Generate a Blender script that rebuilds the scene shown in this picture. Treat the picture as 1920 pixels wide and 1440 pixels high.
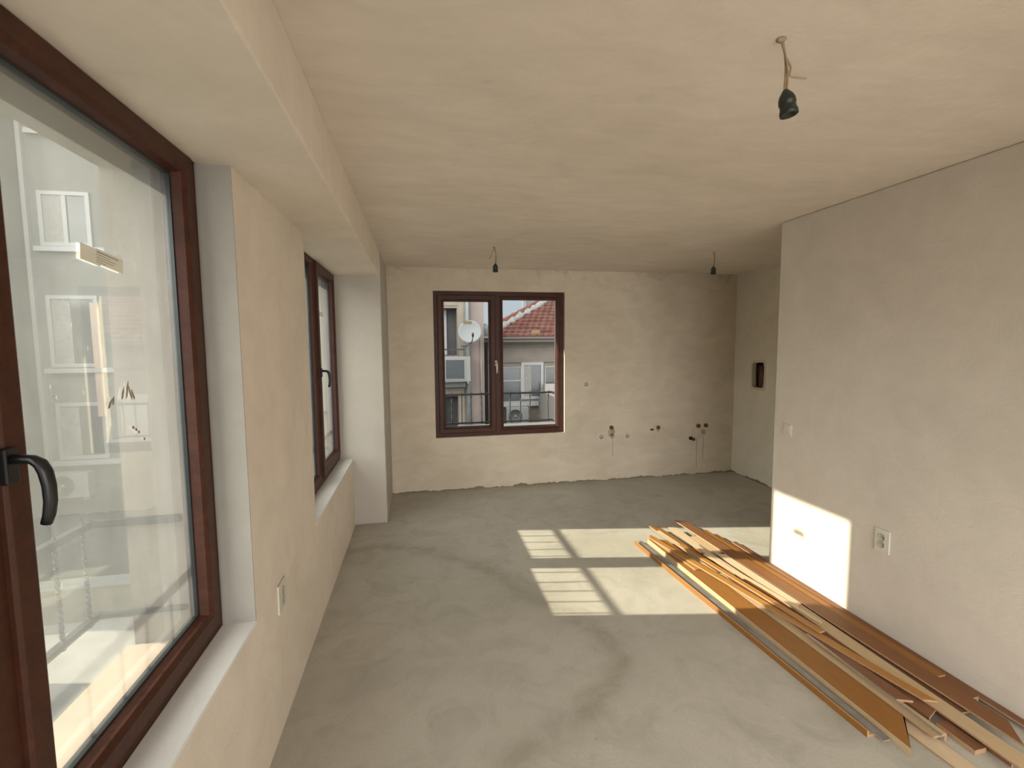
import bpy, bmesh, math, random
from mathutils import Vector, Matrix
random.seed(7)
D = bpy.data; SC = bpy.context.scene; COL = SC.collection
for o in list(D.objects): D.objects.remove(o, do_unlink=True)

# ------------------------------------------------------------------ camera
W_PX, F_PX = 1920.0, 881.3
YAW, PITCH, ROLL, CAM_H = 0.1935, 0.0843, -0.0081, 1.725
cd = D.cameras.new('camera'); cam = D.objects.new('camera', cd); COL.objects.link(cam)
cd.sensor_fit = 'HORIZONTAL'; cd.sensor_width = 36.0; cd.lens = 36.0 * F_PX / W_PX
cd.clip_start = 0.02; cd.clip_end = 300
cy, sy, cp, sp = math.cos(YAW), math.sin(YAW), math.cos(PITCH), math.sin(PITCH)
fwd = Vector((sy * cp, cy * cp, -sp)); rt = Vector((cy, -sy, 0)); up = rt.cross(fwd)
r2 = math.cos(ROLL) * rt + math.sin(ROLL) * up; u2 = -math.sin(ROLL) * rt + math.cos(ROLL) * up
cam.matrix_world = Matrix(((r2.x, u2.x, -fwd.x, 0), (r2.y, u2.y, -fwd.y, 0), (r2.z, u2.z, -fwd.z, CAM_H), (0, 0, 0, 1)))
SC.camera = cam

# ------------------------------------------------------------------ light and exposure
SC.view_settings.view_transform = 'Standard'; SC.view_settings.look = 'None'
SC.view_settings.gamma = 1.0; SC.view_settings.use_curve_mapping = False
SC.view_settings.exposure = 0.22
world = D.worlds.new('hazy_sky'); SC.world = world; world.use_nodes = True
wn = world.node_tree; wn.nodes.clear()
def wnode(t, **k):
    n = wn.nodes.new(t)
    for a, v in k.items(): setattr(n, a, v)
    return n
SKY_GAIN, SKY_BASE = 7.5, (0.46, 0.51, 0.56)
tc = wnode('ShaderNodeTexCoord')
dt = wnode('ShaderNodeVectorMath', operation='DOT_PRODUCT'); dt.inputs[1].default_value = Vector((-0.50, -0.82, 0.20)).normalized()
wn.links.new(tc.outputs['Generated'], dt.inputs[0])
ma = wnode('ShaderNodeMath', operation='MULTIPLY_ADD'); ma.inputs[1].default_value = 0.5; ma.inputs[2].default_value = 0.5
wn.links.new(dt.outputs['Value'], ma.inputs[0])
pw = wnode('ShaderNodeMath', operation='POWER'); pw.inputs[1].default_value = 3.5; wn.links.new(ma.outputs[0], pw.inputs[0])
sc_ = wnode('ShaderNodeVectorMath', operation='SCALE'); sc_.inputs[0].default_value = (1.0, 0.965, 0.92)
ml = wnode('ShaderNodeMath', operation='MULTIPLY'); ml.inputs[1].default_value = SKY_GAIN; wn.links.new(pw.outputs[0], ml.inputs[0])
wn.links.new(ml.outputs[0], sc_.inputs['Scale'])
ad = wnode('ShaderNodeVectorMath', operation='ADD'); ad.inputs[1].default_value = SKY_BASE; wn.links.new(sc_.outputs[0], ad.inputs[0])
bg = wnode('ShaderNodeBackground'); wn.links.new(ad.outputs[0], bg.inputs['Color'])
wo = wnode('ShaderNodeOutputWorld'); wn.links.new(bg.outputs[0], wo.inputs['Surface'])

sd = D.lights.new('sun', 'SUN'); sun = D.objects.new('sun', sd); COL.objects.link(sun)
sd.energy = 8.6; sd.color = (1.0, 0.885, 0.70); sd.angle = math.radians(0.6)
sun_travel = Vector((1.0, -0.19, -0.473)).normalized()
sun.rotation_euler = sun_travel.to_track_quat('-Z', 'Y').to_euler(); sun.location = (-8, 3, 6)

# ------------------------------------------------------------------ room dimensions (metres)
H = 2.6
XL, XF, XO = -0.645, -0.76, -1.05        # left wall face, window plane, outer face
XB, ZB = -0.343, 2.366                   # ceiling beam: face and underside
YP, YB = 4.61, 5.498                     # pier face, end wall
XR, YE, XA = 2.633, 3.09, 4.061          # right wall face, its free end, recess wall
YN = -2.0                                # wall behind the viewer
W1 = (0.07, 1.893, 0.668); W2 = (2.967, YP, 0.648)    # window reveals: near, far, sill
BW = (0.166, 1.735, 0.635, 2.343)        # end wall window
GZ = -3.6                                # street level

# ------------------------------------------------------------------ helpers
def tag(o, label=None, cat=None, group=None, kind=None):
    if label: o['label'] = label
    if cat: o['category'] = cat
    if group: o['group'] = group
    if kind: o['kind'] = kind
    return o
def empty(name, loc=(0, 0, 0), label=None, cat=None, group=None, kind=None):
    o = D.objects.new(name, None); o.location = loc; o.empty_display_size = 0.1; COL.objects.link(o)
    return tag(o, label, cat, group, kind)
class MB:
    """collects shapes given in world metres and links them as one mesh"""
    def __init__(s): s.v = []; s.f = []; s.m = []; s.sm = []
    def add(s, vs, fs, mi=0, smooth=False):
        b = len(s.v); s.v += [tuple(p) for p in vs]
        for i, f in enumerate(fs):
            s.f.append([b + k for k in f]); s.m.append(mi[i] if isinstance(mi, list) else mi); s.sm.append(smooth)
        return s
    def box(s, x0, x1, y0, y1, z0, z1, mi=0):
        vs = [(x, y, z) for z in (z0, z1) for y in (y0, y1) for x in (x0, x1)]
        return s.add(vs, [(0, 2, 3, 1), (4, 5, 7, 6), (0, 1, 5, 4), (2, 6, 7, 3), (0, 4, 6, 2), (1, 3, 7, 5)], mi)
    def obox(s, fn, a0, a1, b0, b1, c0, c1, mi=0):
        vs = [fn(x, y, z) for z in (c0, c1) for y in (b0, b1) for x in (a0, a1)]
        return s.add(vs, [(0, 2, 3, 1), (4, 5, 7, 6), (0, 1, 5, 4), (2, 6, 7, 3), (0, 4, 6, 2), (1, 3, 7, 5)], mi)
    def tube(s, pts, r, n=10, mi=0, flat=1.0, side=None, caps=True):
        pts = [Vector(p) for p in pts]; N = len(pts)
        rr = r if isinstance(r, (list, tuple)) else [r] * N
        prev = side and Vector(side); vs = []
        for i, p in enumerate(pts):
            t = (pts[min(i + 1, N - 1)] - pts[max(i - 1, 0)]).normalized()
            if prev is None: prev = Vector((0, 0, 1)) if abs(t.z) < 0.9 else Vector((1, 0, 0))
            a = (prev - t * prev.dot(t)).normalized(); b = t.cross(a); prev = a
            for k in range(n):
                w = 2 * math.pi * k / n
                vs.append(p + a * (rr[i] * math.cos(w)) + b * (rr[i] * flat * math.sin(w)))
        fs = [(i * n + k, i * n + (k + 1) % n, (i + 1) * n + (k + 1) % n, (i + 1) * n + k) for i in range(N - 1) for k in range(n)]
        if caps: fs += [tuple(range(n))[::-1], tuple((N - 1) * n + k for k in range(n))]
        return s.add(vs, fs, mi, True)
    def lathe(s, prof, fn, n=24, mi=0, smooth=True):
        vs = []
        for (r, h) in prof:
            for k in range(n):
                w = 2 * math.pi * k / n; vs.append(fn(r * math.cos(w), r * math.sin(w), h))
        fs = [(i * n + k, i * n + (k + 1) % n, (i + 1) * n + (k + 1) % n, (i + 1) * n + k) for i in range(len(prof) - 1) for k in range(n)]
        return s.add(vs, fs, mi, smooth)
    def ring(s, fn, u0, u1, v0, v1, prof, mi=0):
        """mitred rectangular frame; prof = closed list of (inset, depth)"""
        n = len(prof); vs = []
        for (a, w) in prof:
            vs += [fn(u0 + a, v0 + a, w), fn(u1 - a, v0 + a, w), fn(u1 - a, v1 - a, w), fn(u0 + a, v1 - a, w)]
        fs = []
        for i in range(n):
            j = (i + 1) % n
            for k in range(4):
                l = (k + 1) % 4; fs.append((i * 4 + k, i * 4 + l, j * 4 + l, j * 4 + k))
        return s.add(vs, fs, mi)
    def slab(s, fn, uc, vc, holes, w0, w1, mi=0):
        """wall of given cuts with cells left open"""
        nu, nv = len(uc) - 1, len(vc) - 1
        solid = lambda i, j: 0 <= i < nu and 0 <= j < nv and (i, j) not in holes
        for i in range(nu):
            for j in range(nv):
                if not solid(i, j): continue
                a, b, c, d = uc[i], uc[i + 1], vc[j], vc[j + 1]
                for w in (w0, w1): s.add([fn(a, c, w), fn(b, c, w), fn(b, d, w), fn(a, d, w)], [(0, 1, 2, 3)], mi)
                for (ii, jj, p, q) in ((i - 1, j, (a, c), (a, d)), (i + 1, j, (b, c), (b, d)), (i, j - 1, (a, c), (b, c)), (i, j + 1, (a, d), (b, d))):
                    if not solid(ii, jj): s.add([fn(*p, w0), fn(*q, w0), fn(*q, w1), fn(*p, w1)], [(0, 1, 2, 3)], mi)
        return s
    def build(s, name, mats, parent=None, base=None, bevel=0, weld=True, kind=None, segs=2, recalc=True):
        me = D.meshes.new(name)
        org = Vector(base) if base is not None else Vector((0, 0, 0))
        if parent is not None and base is None: org = world_loc(parent)
        me.from_pydata([tuple(Vector(p) - org) for p in s.v], [], s.f)
        for m in (mats if isinstance(mats, (list, tuple)) else [mats]): me.materials.append(m)
        me.polygons.foreach_set('material_index', s.m); me.polygons.foreach_set('use_smooth', s.sm)
        bm = bmesh.new(); bm.from_mesh(me)
        if weld: bmesh.ops.remove_doubles(bm, verts=bm.verts, dist=1e-5)
        if recalc: bmesh.ops.recalc_face_normals(bm, faces=bm.faces)
        bm.to_mesh(me); bm.free(); me.update()
        o = D.objects.new(name, me); COL.objects.link(o)
        if parent is not None:
            o.parent = parent; o.location = org - world_loc(parent)
        else: o.location = org
        if bevel:
            b = o.modifiers.new('bevel', 'BEVEL'); b.width = bevel; b.segments = segs; b.limit_method = 'ANGLE'; b.angle_limit = math.radians(35)
            b.harden_normals = False
        if kind: o['kind'] = kind
        return o
def world_loc(o):
    l = Vector((0, 0, 0))
    while o is not None: l = l + o.location; o = o.parent
    return l

# ------------------------------------------------------------------ materials
def new_mat(name):
    m = D.materials.new(name); m.use_nodes = True; nt = m.node_tree; nt.nodes.clear()
    out = nt.nodes.new('ShaderNodeOutputMaterial'); return m, nt, out
def N(nt, t, ins=None, **k):
    n = nt.nodes.new(t)
    for a, v in k.items(): setattr(n, a, v)
    for a, v in (ins or {}).items():
        if isinstance(v, bpy.types.NodeSocket): nt.links.new(v, n.inputs[a])
        else: n.inputs[a].default_value = v
    return n
def rgba(c): return (c[0], c[1], c[2], 1)
def ramp(nt, fac, stops):
    r = N(nt, 'ShaderNodeValToRGB', {'Fac': fac}); e = r.color_ramp.elements
    while len(e) < len(stops): e.new(0.5)
    for i, (p, c) in enumerate(stops): e[i].position = p; e[i].color = rgba(c) if not isinstance(c, (int, float)) else (c, c, c, 1)
    return r.outputs['Color']
def mix(nt, fac, a, b, mode='MIX'):
    m = N(nt, 'ShaderNodeMix', data_type='RGBA', blend_type=mode)
    for i, v in ((0, fac), (6, a), (7, b)):
        if isinstance(v, bpy.types.NodeSocket): nt.links.new(v, m.inputs[i])
        else: m.inputs[i].default_value = rgba(v) if isinstance(v, (tuple, list)) else v
    return m.outputs[2]
def mth(nt, op, a, b=None, c=None, clamp=False):
    m = N(nt, 'ShaderNodeMath', operation=op); m.use_clamp = clamp
    for i, v in enumerate((a, b, c)):
        if v is None: continue
        if isinstance(v, bpy.types.NodeSocket): nt.links.new(v, m.inputs[i])
        else: m.inputs[i].default_value = v
    return m.outputs[0]
def noise(nt, vec, scale, detail=4, rough=0.55, dist=0.0, stretch=None):
    if stretch:
        mp = N(nt, 'ShaderNodeMapping', {'Vector': vec, 'Scale': stretch}); vec = mp.outputs[0]
    return N(nt, 'ShaderNodeTexNoise', {'Vector': vec, 'Scale': scale, 'Detail': detail, 'Roughness': rough, 'Distortion': dist}).outputs['Fac']
def simple(name, col, rough=0.6, var=0.08, scale=12, metal=0.0, bump=0.0, coat=0.0, spec=0.5):
    m, nt, out = new_mat(name); g = N(nt, 'ShaderNodeNewGeometry').outputs['Position']
    n = noise(nt, g, scale)
    c = ramp(nt, n, [(0.3, tuple(x * (1 - var) for x in col)), (0.7, tuple(min(1, x * (1 + var)) for x in col))])
    p = N(nt, 'ShaderNodeBsdfPrincipled', {'Base Color': c, 'Roughness': rough, 'Metallic': metal, 'Coat Weight': coat, 'Specular IOR Level': spec})
    if bump:
        b = N(nt, 'ShaderNodeBump', {'Height': noise(nt, g, scale * 4), 'Strength': bump, 'Distance': 0.01}); nt.links.new(b.outputs[0], p.inputs['Normal'])
    nt.links.new(p.outputs[0], out.inputs[0]); return m
def plaster(name, base, dark, amount=0.5, edge=0.0, streak=(1, 1, 1)):
    m, nt, out = new_mat(name); g = N(nt, 'ShaderNodeNewGeometry').outputs['Position']
    big = noise(nt, g, 1.1, 5, 0.6, 0.6); mid = noise(nt, g, 5.0, 6, 0.62, 0.8, streak); fine = noise(nt, g, 160, 3, 0.7)
    f = mth(nt, 'ADD', mth(nt, 'MULTIPLY', big, 0.55), mth(nt, 'MULTIPLY', mid, 0.45))
    c = mix(nt, mth(nt, 'MULTIPLY', ramp(nt, f, [(0.38, 0), (0.66, 1)]), amount), base, dark)
    c = mix(nt, ramp(nt, fine, [(0.35, 0.0), (0.75, 0.12)]), c, dark)
    # trowel scratches
    tr = noise(nt, g, 3.0, 8, 0.75, 1.5, (1.2 * streak[0], 1.2 * streak[1], 7 * streak[2]))
    c = mix(nt, mth(nt, 'MULTIPLY', ramp(nt, tr, [(0.60, 0), (0.72, 1)]), 0.30 * amount + 0.05), c, tuple(x * 0.72 for x in dark))
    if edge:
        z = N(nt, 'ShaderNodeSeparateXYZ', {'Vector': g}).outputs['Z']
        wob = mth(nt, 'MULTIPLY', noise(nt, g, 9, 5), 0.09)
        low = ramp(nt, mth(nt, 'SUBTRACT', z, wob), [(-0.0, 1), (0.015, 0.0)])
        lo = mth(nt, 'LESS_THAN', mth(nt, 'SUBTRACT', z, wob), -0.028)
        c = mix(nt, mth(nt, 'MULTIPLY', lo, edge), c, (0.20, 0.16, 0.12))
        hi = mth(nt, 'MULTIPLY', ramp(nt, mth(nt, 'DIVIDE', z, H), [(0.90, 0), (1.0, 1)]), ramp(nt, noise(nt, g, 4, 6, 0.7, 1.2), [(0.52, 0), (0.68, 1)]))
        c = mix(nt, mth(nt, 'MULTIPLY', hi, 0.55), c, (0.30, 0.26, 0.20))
    h = mth(nt, 'ADD', mth(nt, 'MULTIPLY', noise(nt, g, 6, 5, 0.6, 0.5), 1.0), mth(nt, 'MULTIPLY', fine, 0.12))
    b = N(nt, 'ShaderNodeBump', {'Height': h, 'Strength': 0.35, 'Distance': 0.012})
    p = N(nt, 'ShaderNodeBsdfPrincipled', {'Base Color': c, 'Roughness': 0.92, 'Specular IOR Level': 0.2, 'Normal': b.outputs[0]})
    nt.links.new(p.outputs[0], out.inputs[0]); return m
M = {}
M['wall'] = plaster('wall_plaster', (0.84, 0.755, 0.66), (0.69, 0.615, 0.52), 0.8, 0.0)
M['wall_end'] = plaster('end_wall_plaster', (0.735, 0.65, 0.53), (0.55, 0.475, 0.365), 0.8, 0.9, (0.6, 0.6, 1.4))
M['wall_grey'] = plaster('right_wall_plaster', (0.70, 0.64, 0.56), (0.58, 0.53, 0.455), 0.75)
M['ceil'] = plaster('ceiling_plaster', (0.84, 0.75, 0.66), (0.70, 0.62, 0.53), 1.0, 0.0, (0.6, 1.6, 1))
M['reveal'] = plaster('grey_putty', (0.42, 0.40, 0.36), (0.34, 0.325, 0.285), 0.6)
M['pier'] = plaster('pier_putty', (0.54, 0.505, 0.45), (0.46, 0.43, 0.38), 0.6)
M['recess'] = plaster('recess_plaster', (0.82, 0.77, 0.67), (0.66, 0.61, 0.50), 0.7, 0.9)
M['outer'] = plaster('outer_render', (0.20, 0.175, 0.155), (0.16, 0.14, 0.125), 0.5)
M['sill'] = plaster('sill_putty', (0.84, 0.835, 0.82), (0.74, 0.735, 0.72), 0.5)
def floor_mat():
    m, nt, out = new_mat('screed'); g = N(nt, 'ShaderNodeNewGeometry').outputs['Position']
    big = noise(nt, g, 0.9, 6, 0.62, 0.8); mid = noise(nt, g, 4, 7, 0.65, 1.0); fine = noise(nt, g, 90, 4, 0.7)
    c = mix(nt, ramp(nt, big, [(0.35, 0), (0.65, 1)]), (0.575, 0.545, 0.48), (0.475, 0.45, 0.39))
    c = mix(nt, mth(nt, 'MULTIPLY', ramp(nt, mid, [(0.46, 0), (0.68, 1)]), 0.75), c, (0.40, 0.38, 0.32))
    c = mix(nt, ramp(nt, fine, [(0.38, 0), (0.72, 0.40)]), c, (0.36, 0.34, 0.28))
    at = N(nt, 'ShaderNodeAttribute', attribute_name='stain_and_edges').outputs['Fac']
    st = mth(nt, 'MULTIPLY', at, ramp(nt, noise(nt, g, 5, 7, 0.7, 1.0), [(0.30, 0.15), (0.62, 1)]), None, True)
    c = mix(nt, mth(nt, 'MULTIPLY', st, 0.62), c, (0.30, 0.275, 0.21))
    sp_ = N(nt, 'ShaderNodeTexVoronoi', {'Vector': g, 'Scale': 7.0}); 
    spot = mth(nt, 'LESS_THAN', mth(nt, 'ADD', sp_.outputs['Distance'], mth(nt, 'MULTIPLY', fine, 0.06)), 0.075)
    c = mix(nt, mth(nt, 'MULTIPLY', mth(nt, 'MULTIPLY', spot, ramp(nt, mid, [(0.45, 0), (0.5, 1)])), 0.45), c, (0.22, 0.19, 0.15))
    b = N(nt, 'ShaderNodeBump', {'Height': mth(nt, 'ADD', mid, mth(nt, 'MULTIPLY', fine, 0.25)), 'Strength': 0.25, 'Distance': 0.008})
    p = N(nt, 'ShaderNodeBsdfPrincipled', {'Base Color': c, 'Roughness': 0.72, 'Specular IOR Level': 0.35, 'Normal': b.outputs[0]})
    nt.links.new(p.outputs[0], out.inputs[0]); return m
M['floor'] = floor_mat()
def wood(name, a, b, stretch, rough=0.38, scale=9, spec=0.5):
    m, nt, out = new_mat(name); g = N(nt, 'ShaderNodeNewGeometry').outputs['Position']
    n1 = noise(nt, g, scale, 7, 0.7, 0.6, stretch); n2 = noise(nt, g, scale * 5, 4, 0.6, 0, stretch)
    c = mix(nt, ramp(nt, mth(nt, 'ADD', mth(nt, 'MULTIPLY', n1, 0.7), mth(nt, 'MULTIPLY', n2, 0.3)), [(0.35, 0), (0.65, 1)]), a, b)
    bp = N(nt, 'ShaderNodeBump', {'Height': n2, 'Strength': 0.08, 'Distance': 0.003})
    p = N(nt, 'ShaderNodeBsdfPrincipled', {'Base Color': c, 'Roughness': rough, 'Specular IOR Level': spec, 'Normal': bp.outputs[0]})
    nt.links.new(p.outputs[0], out.inputs[0]); return m
M['frame'] = wood('mahogany_foil', (0.082, 0.025, 0.012), (0.038, 0.012, 0.007), (1.5, 1.5, 1.5), 0.48, 9, 0.32)
M['gasket'] = simple('rubber_gasket', (0.02, 0.022, 0.024), 0.35)
M['spacer'] = simple('spacer_bar', (0.30, 0.32, 0.32), 0.35, metal=0.6)
M['black'] = simple('black_handle', (0.008, 0.008, 0.009), 0.33)
M['plastic_wrap'] = simple('film_wrapped_handle', (0.62, 0.50, 0.42), 0.22, 0.3, 60)
M['white_plastic'] = simple('white_plastic', (0.66, 0.63, 0.55), 0.4, 0.03)
M['hole'] = simple('socket_hole', (0.08, 0.07, 0.06), 0.7)
M['contact'] = simple('contact_metal', (0.6, 0.58, 0.55), 0.3, metal=0.9)
M['socketwell'] = simple('socket_well', (0.42, 0.39, 0.33), 0.5)
M['bakelite'] = simple('bakelite', (0.018, 0.024, 0.020), 0.38)
M['wire'] = simple('old_wire', (0.33, 0.23, 0.14), 0.5, 0.15, 50)
M['wire_grey'] = simple('plaster_spattered_wire', (0.40, 0.31, 0.21), 0.7, 0.15, 60)
M['plug'] = simple('brown_pipe_plug', (0.16, 0.055, 0.035), 0.5)
M['dark'] = simple('dark_cavity', (0.035, 0.028, 0.022), 0.9)
M['cavity'] = simple('darkened_hole_lining', (0.075, 0.045, 0.035), 0.95, 0.5, 14)
M['mortar'] = simple('rough_mortar', (0.42, 0.36, 0.26), 0.95, 0.3, 60, bump=0.6)
M['rust_pipe'] = simple('brown_duct', (0.13, 0.060, 0.040), 0.6, 0.35, 25)
M['print'] = simple('printed_ink', (0.30, 0.30, 0.28), 0.6)
def paper(name, col, tr):
    m, nt, out = new_mat(name)
    a = N(nt, 'ShaderNodeBsdfDiffuse', {'Color': rgba(col)}); b = N(nt, 'ShaderNodeBsdfTranslucent', {'Color': rgba(col)})
    x = N(nt, 'ShaderNodeMixShader', {0: tr, 1: a.outputs[0], 2: b.outputs[0]}); nt.links.new(x.outputs[0], out.inputs[0]); return m
M['paper'] = paper('thin_paper_sticker', (0.85, 0.83, 0.74), 0.08)
M['tape'] = paper('masking_tape', (0.84, 0.76, 0.55), 0.25)
M['iron'] = simple('wrought_iron', (0.018, 0.020, 0.022), 0.5)
M['smudge'] = simple('finger_smudge', (0.36, 0.29, 0.26), 0.8)
def laminate(name, a, b):
    return wood(name, a, b, (2.0, 0.5, 2.0), 0.55, 14, 0.15)
M['lam'] = laminate('orange_foil', (0.32, 0.148, 0.040), (0.275, 0.122, 0.033))
M['lam2'] = laminate('honey_foil', (0.45, 0.22, 0.055), (0.39, 0.18, 0.045))
M['lam3'] = laminate('brown_foil', (0.24, 0.115, 0.060), (0.20, 0.092, 0.048))
M['lam4'] = laminate('dull_orange_foil', (0.24, 0.112, 0.050), (0.21, 0.095, 0.042))
M['mdf'] = wood('raw_fibreboard', (0.56, 0.42, 0.26), (0.50, 0.37, 0.22), (2, 0.6, 2), 0.8, 20, 0.2)
M['mdf2'] = wood('pale_fibreboard', (0.66, 0.52, 0.36), (0.60, 0.46, 0.30), (2, 0.6, 2), 0.8, 20, 0.2)
M['edge'] = wood('sawn_edge', (0.47, 0.31, 0.19), (0.38, 0.24, 0.14), (2, 2, 2), 0.85, 40, 0.2)
M['greyfilm'] = simple('grey_film_strip', (0.22, 0.21, 0.20), 0.3, 0.2)
def glass(name, dust, tint=(0.94, 0.965, 0.95), streaks=True):
    m, nt, out = new_mat(name); g = N(nt, 'ShaderNodeNewGeometry').outputs['Position']
    tr = N(nt, 'ShaderNodeBsdfTransparent', {'Color': rgba(tint)})
    gl = N(nt, 'ShaderNodeBsdfGlossy', {'Color': (1, 1, 1, 1), 'Roughness': 0.02})
    fr = N(nt, 'ShaderNodeFresnel', {'IOR': 1.35})
    s1 = N(nt, 'ShaderNodeMixShader', {0: mth(nt, 'MULTIPLY', fr.outputs[0], 0.4 if dust > 0.03 else 0.0), 1: tr.outputs[0], 2: gl.outputs[0]})
    tl = N(nt, 'ShaderNodeBsdfTranslucent', {'Color': (0.84, 0.90, 0.90, 1)})
    df = N(nt, 'ShaderNodeBsdfDiffuse', {'Color': (0.75, 0.73, 0.68, 1)})
    ds = N(nt, 'ShaderNodeMixShader', {0: 0.35, 1: tl.outputs[0], 2: df.outputs[0]})
    n1 = noise(nt, g, 2.2, 6, 0.65, 0.6); n2 = noise(nt, g, 22, 5, 0.7, 0.3, (1, 1, 0.12))
    f = mth(nt, 'ADD', mth(nt, 'MULTIPLY', n1, 0.9), mth(nt, 'MULTIPLY', n2, 0.6 if streaks else 0.1))
    f = mth(nt, 'MULTIPLY', f, dust / 0.75)
    if dust > 0.03:
        vo = N(nt, 'ShaderNodeTexVoronoi', {'Vector': N(nt, 'ShaderNodeMapping', {'Vector': g, 'Scale': (1, 1, 0.45)}).outputs[0], 'Scale': 26.0})
        f = mth(nt, 'ADD', f, mth(nt, 'MULTIPLY', mth(nt, 'LESS_THAN', vo.outputs['Distance'], 0.07), mth(nt, 'MULTIPLY', ramp(nt, n1, [(0.5, 0), (0.55, 1)]), 0.10)))
    s2 = N(nt, 'ShaderNodeMixShader', {0: mth(nt, 'MULTIPLY', f, 1.0, None, True), 1: s1.outputs[0], 2: ds.outputs[0]})
    nt.links.new(s2.outputs[0], out.inputs[0]); return m
M['glass_dusty'] = glass('dusty_glass', 0.044)
M['glass_clear'] = glass('clear_glass', 0.015, (0.96, 0.97, 0.965), False)
M['glass_far'] = simple('far_window_glass', (0.06, 0.065, 0.07), 0.15, 0.25, 1.5)

def Lw(u, v, w): return (XF + w, u, v)            # left wall windows: u = along the wall, w = into the room
YW = YB + 0.05
def Bw(u, v, w): return (u, YW - w, v)            # end wall window

# ------------------------------------------------------------------ room shell
fx0, fx1, fy0, fy1, st = -0.66, 4.08, YN, YB, 0.045
nx, ny = int((fx1 - fx0) / st), int((fy1 - fy0) / st)
me = D.meshes.new('floor')
vs = [(fx0 + (fx1 - fx0) * i / nx, fy0 + (fy1 - fy0) * j / ny, 0) for j in range(ny + 1) for i in range(nx + 1)]
fs = [(j * (nx + 1) + i, j * (nx + 1) + i + 1, (j + 1) * (nx + 1) + i + 1, (j + 1) * (nx + 1) + i) for j in range(ny) for i in range(nx)]
me.from_pydata(vs, [], fs); me.materials.append(M['floor'])
arc = [(-0.6, 4.02), (-0.34, 4.05), (0.02, 3.90), (0.35, 3.60), (0.56, 3.33), (0.66, 3.05), (0.88, 2.77), (1.03, 2.50), (1.05, 2.29), (0.93, 2.12), (0.74, 1.98), (0.55, 1.90), (0.34, 1.79)]
def pdist(p, line):
    best = 9
    for a, b in zip(line, line[1:]):
        ax, ay = a; dx, dy = b[0] - ax, b[1] - ay
        t = max(0, min(1, ((p[0] - ax) * dx + (p[1] - ay) * dy) / (dx * dx + dy * dy)))
        best = min(best, math.hypot(p[0] - ax - dx * t, p[1] - ay - dy * t))
    return best
crack = [(0.02, 4.28), (0.18, 4.22), (0.33, 4.25)]
at = me.attributes.new('stain_and_edges', 'FLOAT', 'POINT')
vals = []
for p in vs:
    d = pdist(p, arc); s_ = math.exp(-(d / 0.055) ** 2) + 0.35 * math.exp(-(d / 0.16) ** 2)
    s_ += 0.5 * math.exp(-((p[1] - YB) / 0.16) ** 2) + 0.35 * math.exp(-(pdist(p, crack) / 0.03) ** 2)  # darker band along the end wall, then the crack
    s_ += 0.45 * math.exp(-((p[0] - XL) / 0.07) ** 2)  # floor tone darker along the foot of the left wall
    vals.append(s_)
at.data.foreach_set('value', vals)
fo = D.objects.new('floor', me); COL.objects.link(fo); fo['kind'] = 'structure'
MB().box(fx0, fx1, fy0, fy1, -0.22, -0.002).build('floor_slab', M['mortar'], fo)

# left wall: inner leaf, outer leaf (one mesh)
w = MB()
W1z, W2z = W1[2], W2[2]
idf = lambda u, v, w_: (w_, u, v)
w.slab(idf, [YN, W1[0], W1[1], W2[0], YP], [0, W2z, W1z, ZB], {(1, 2), (3, 2), (3, 1)}, XL, XF - 0.075)
wo_ = MB()
wo_.slab(idf, [YN - 0.2, W1[0] + 0.03, W1[1] - 0.015, W2[0] + 0.03, YP - 0.02, YB + 0.3], [GZ, 0.622, 2.335, 6.0], {(1, 1), (3, 1)}, XF - 0.075, XO)
wl = w.build('wall_left', M['wall'], kind='structure')
wo_.build('outer_render', M['outer'], wl)
# putty lined far reveal of the near window and the outside render are part of the wall
MB().box(XF - 0.0, XL + 0.0015, W1[1] - 0.004, W1[1] + 0.001, W1z, ZB).build('reveal_lining', M['reveal'], wl)
# pier and beam
pier = MB().box(XF - 0.075, XB, YP, YB, 0, H).build('trim_1', M['pier'], kind='structure', bevel=0.008)
beam = MB().box(XF, XB, YN, YP, ZB, H).build('trim_2', M['wall'], kind='structure', bevel=0.006)
# end wall
w = MB()
w.slab(lambda u, v, w_: (u, w_, v), [XB, BW[0], BW[1], XA + 0.3], [0, BW[2], BW[3], H], {(1, 1)}, YB, YB + 0.12)
w.slab(lambda u, v, w_: (u, w_, v), [XL - 0.4, BW[0] + 0.03, BW[1] - 0.03, XA + 0.3], [GZ, BW[2] + 0.03, BW[3] - 0.03, 6.0], {(1, 1)}, YB + 0.12, YB + 0.30)
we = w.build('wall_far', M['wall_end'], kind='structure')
# right wall with free end
MB().box(XR, XR + 0.14, YN, YE, 0, H).build('wall_right', M['wall_grey'], kind='structure', bevel=0.01)
# recess wall with an open hole
hy0, hy1, hz0, hz1 = 4.935, 5.17, 1.155, 1.495
w = MB().slab(lambda u, v, w_: (w_, u, v), [1.5, hy0, hy1, YB], [0, hz0, hz1, H], {(1, 1)}, XA, XA + 0.18)
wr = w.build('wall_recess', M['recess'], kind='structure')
MB().box(XR + 0.14, XA, 1.4, 1.5, 0, H).build('wall_recess_near', M['wall'], kind='structure')
# wall behind the viewer, its wide unseen opening added to bring in more daylight
MB().slab(lambda u, v, w_: (u, w_, v), [XF - 0.075, -0.5, 2.5, XR + 0.14], [0, 0.05, 2.45, H], {(1, 1)}, YN - 0.2, YN).build('wall_behind', M['wall'], kind='structure')
# ceiling
MB().box(XF, XA + 0.18, YN, YB, H, H + 0.2).build('ceiling', M['ceil'], kind='structure')
# inner sills
for nm, wd in (('trim_3', W1), ('trim_4', W2)):
    MB().box(XF + 0.0, XL + 0.003, wd[0] + 0.001, wd[1] - 0.001, wd[2] - 0.012, wd[2] + 0.003).build(nm, M['sill'], kind='structure', bevel=0.002)

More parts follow.
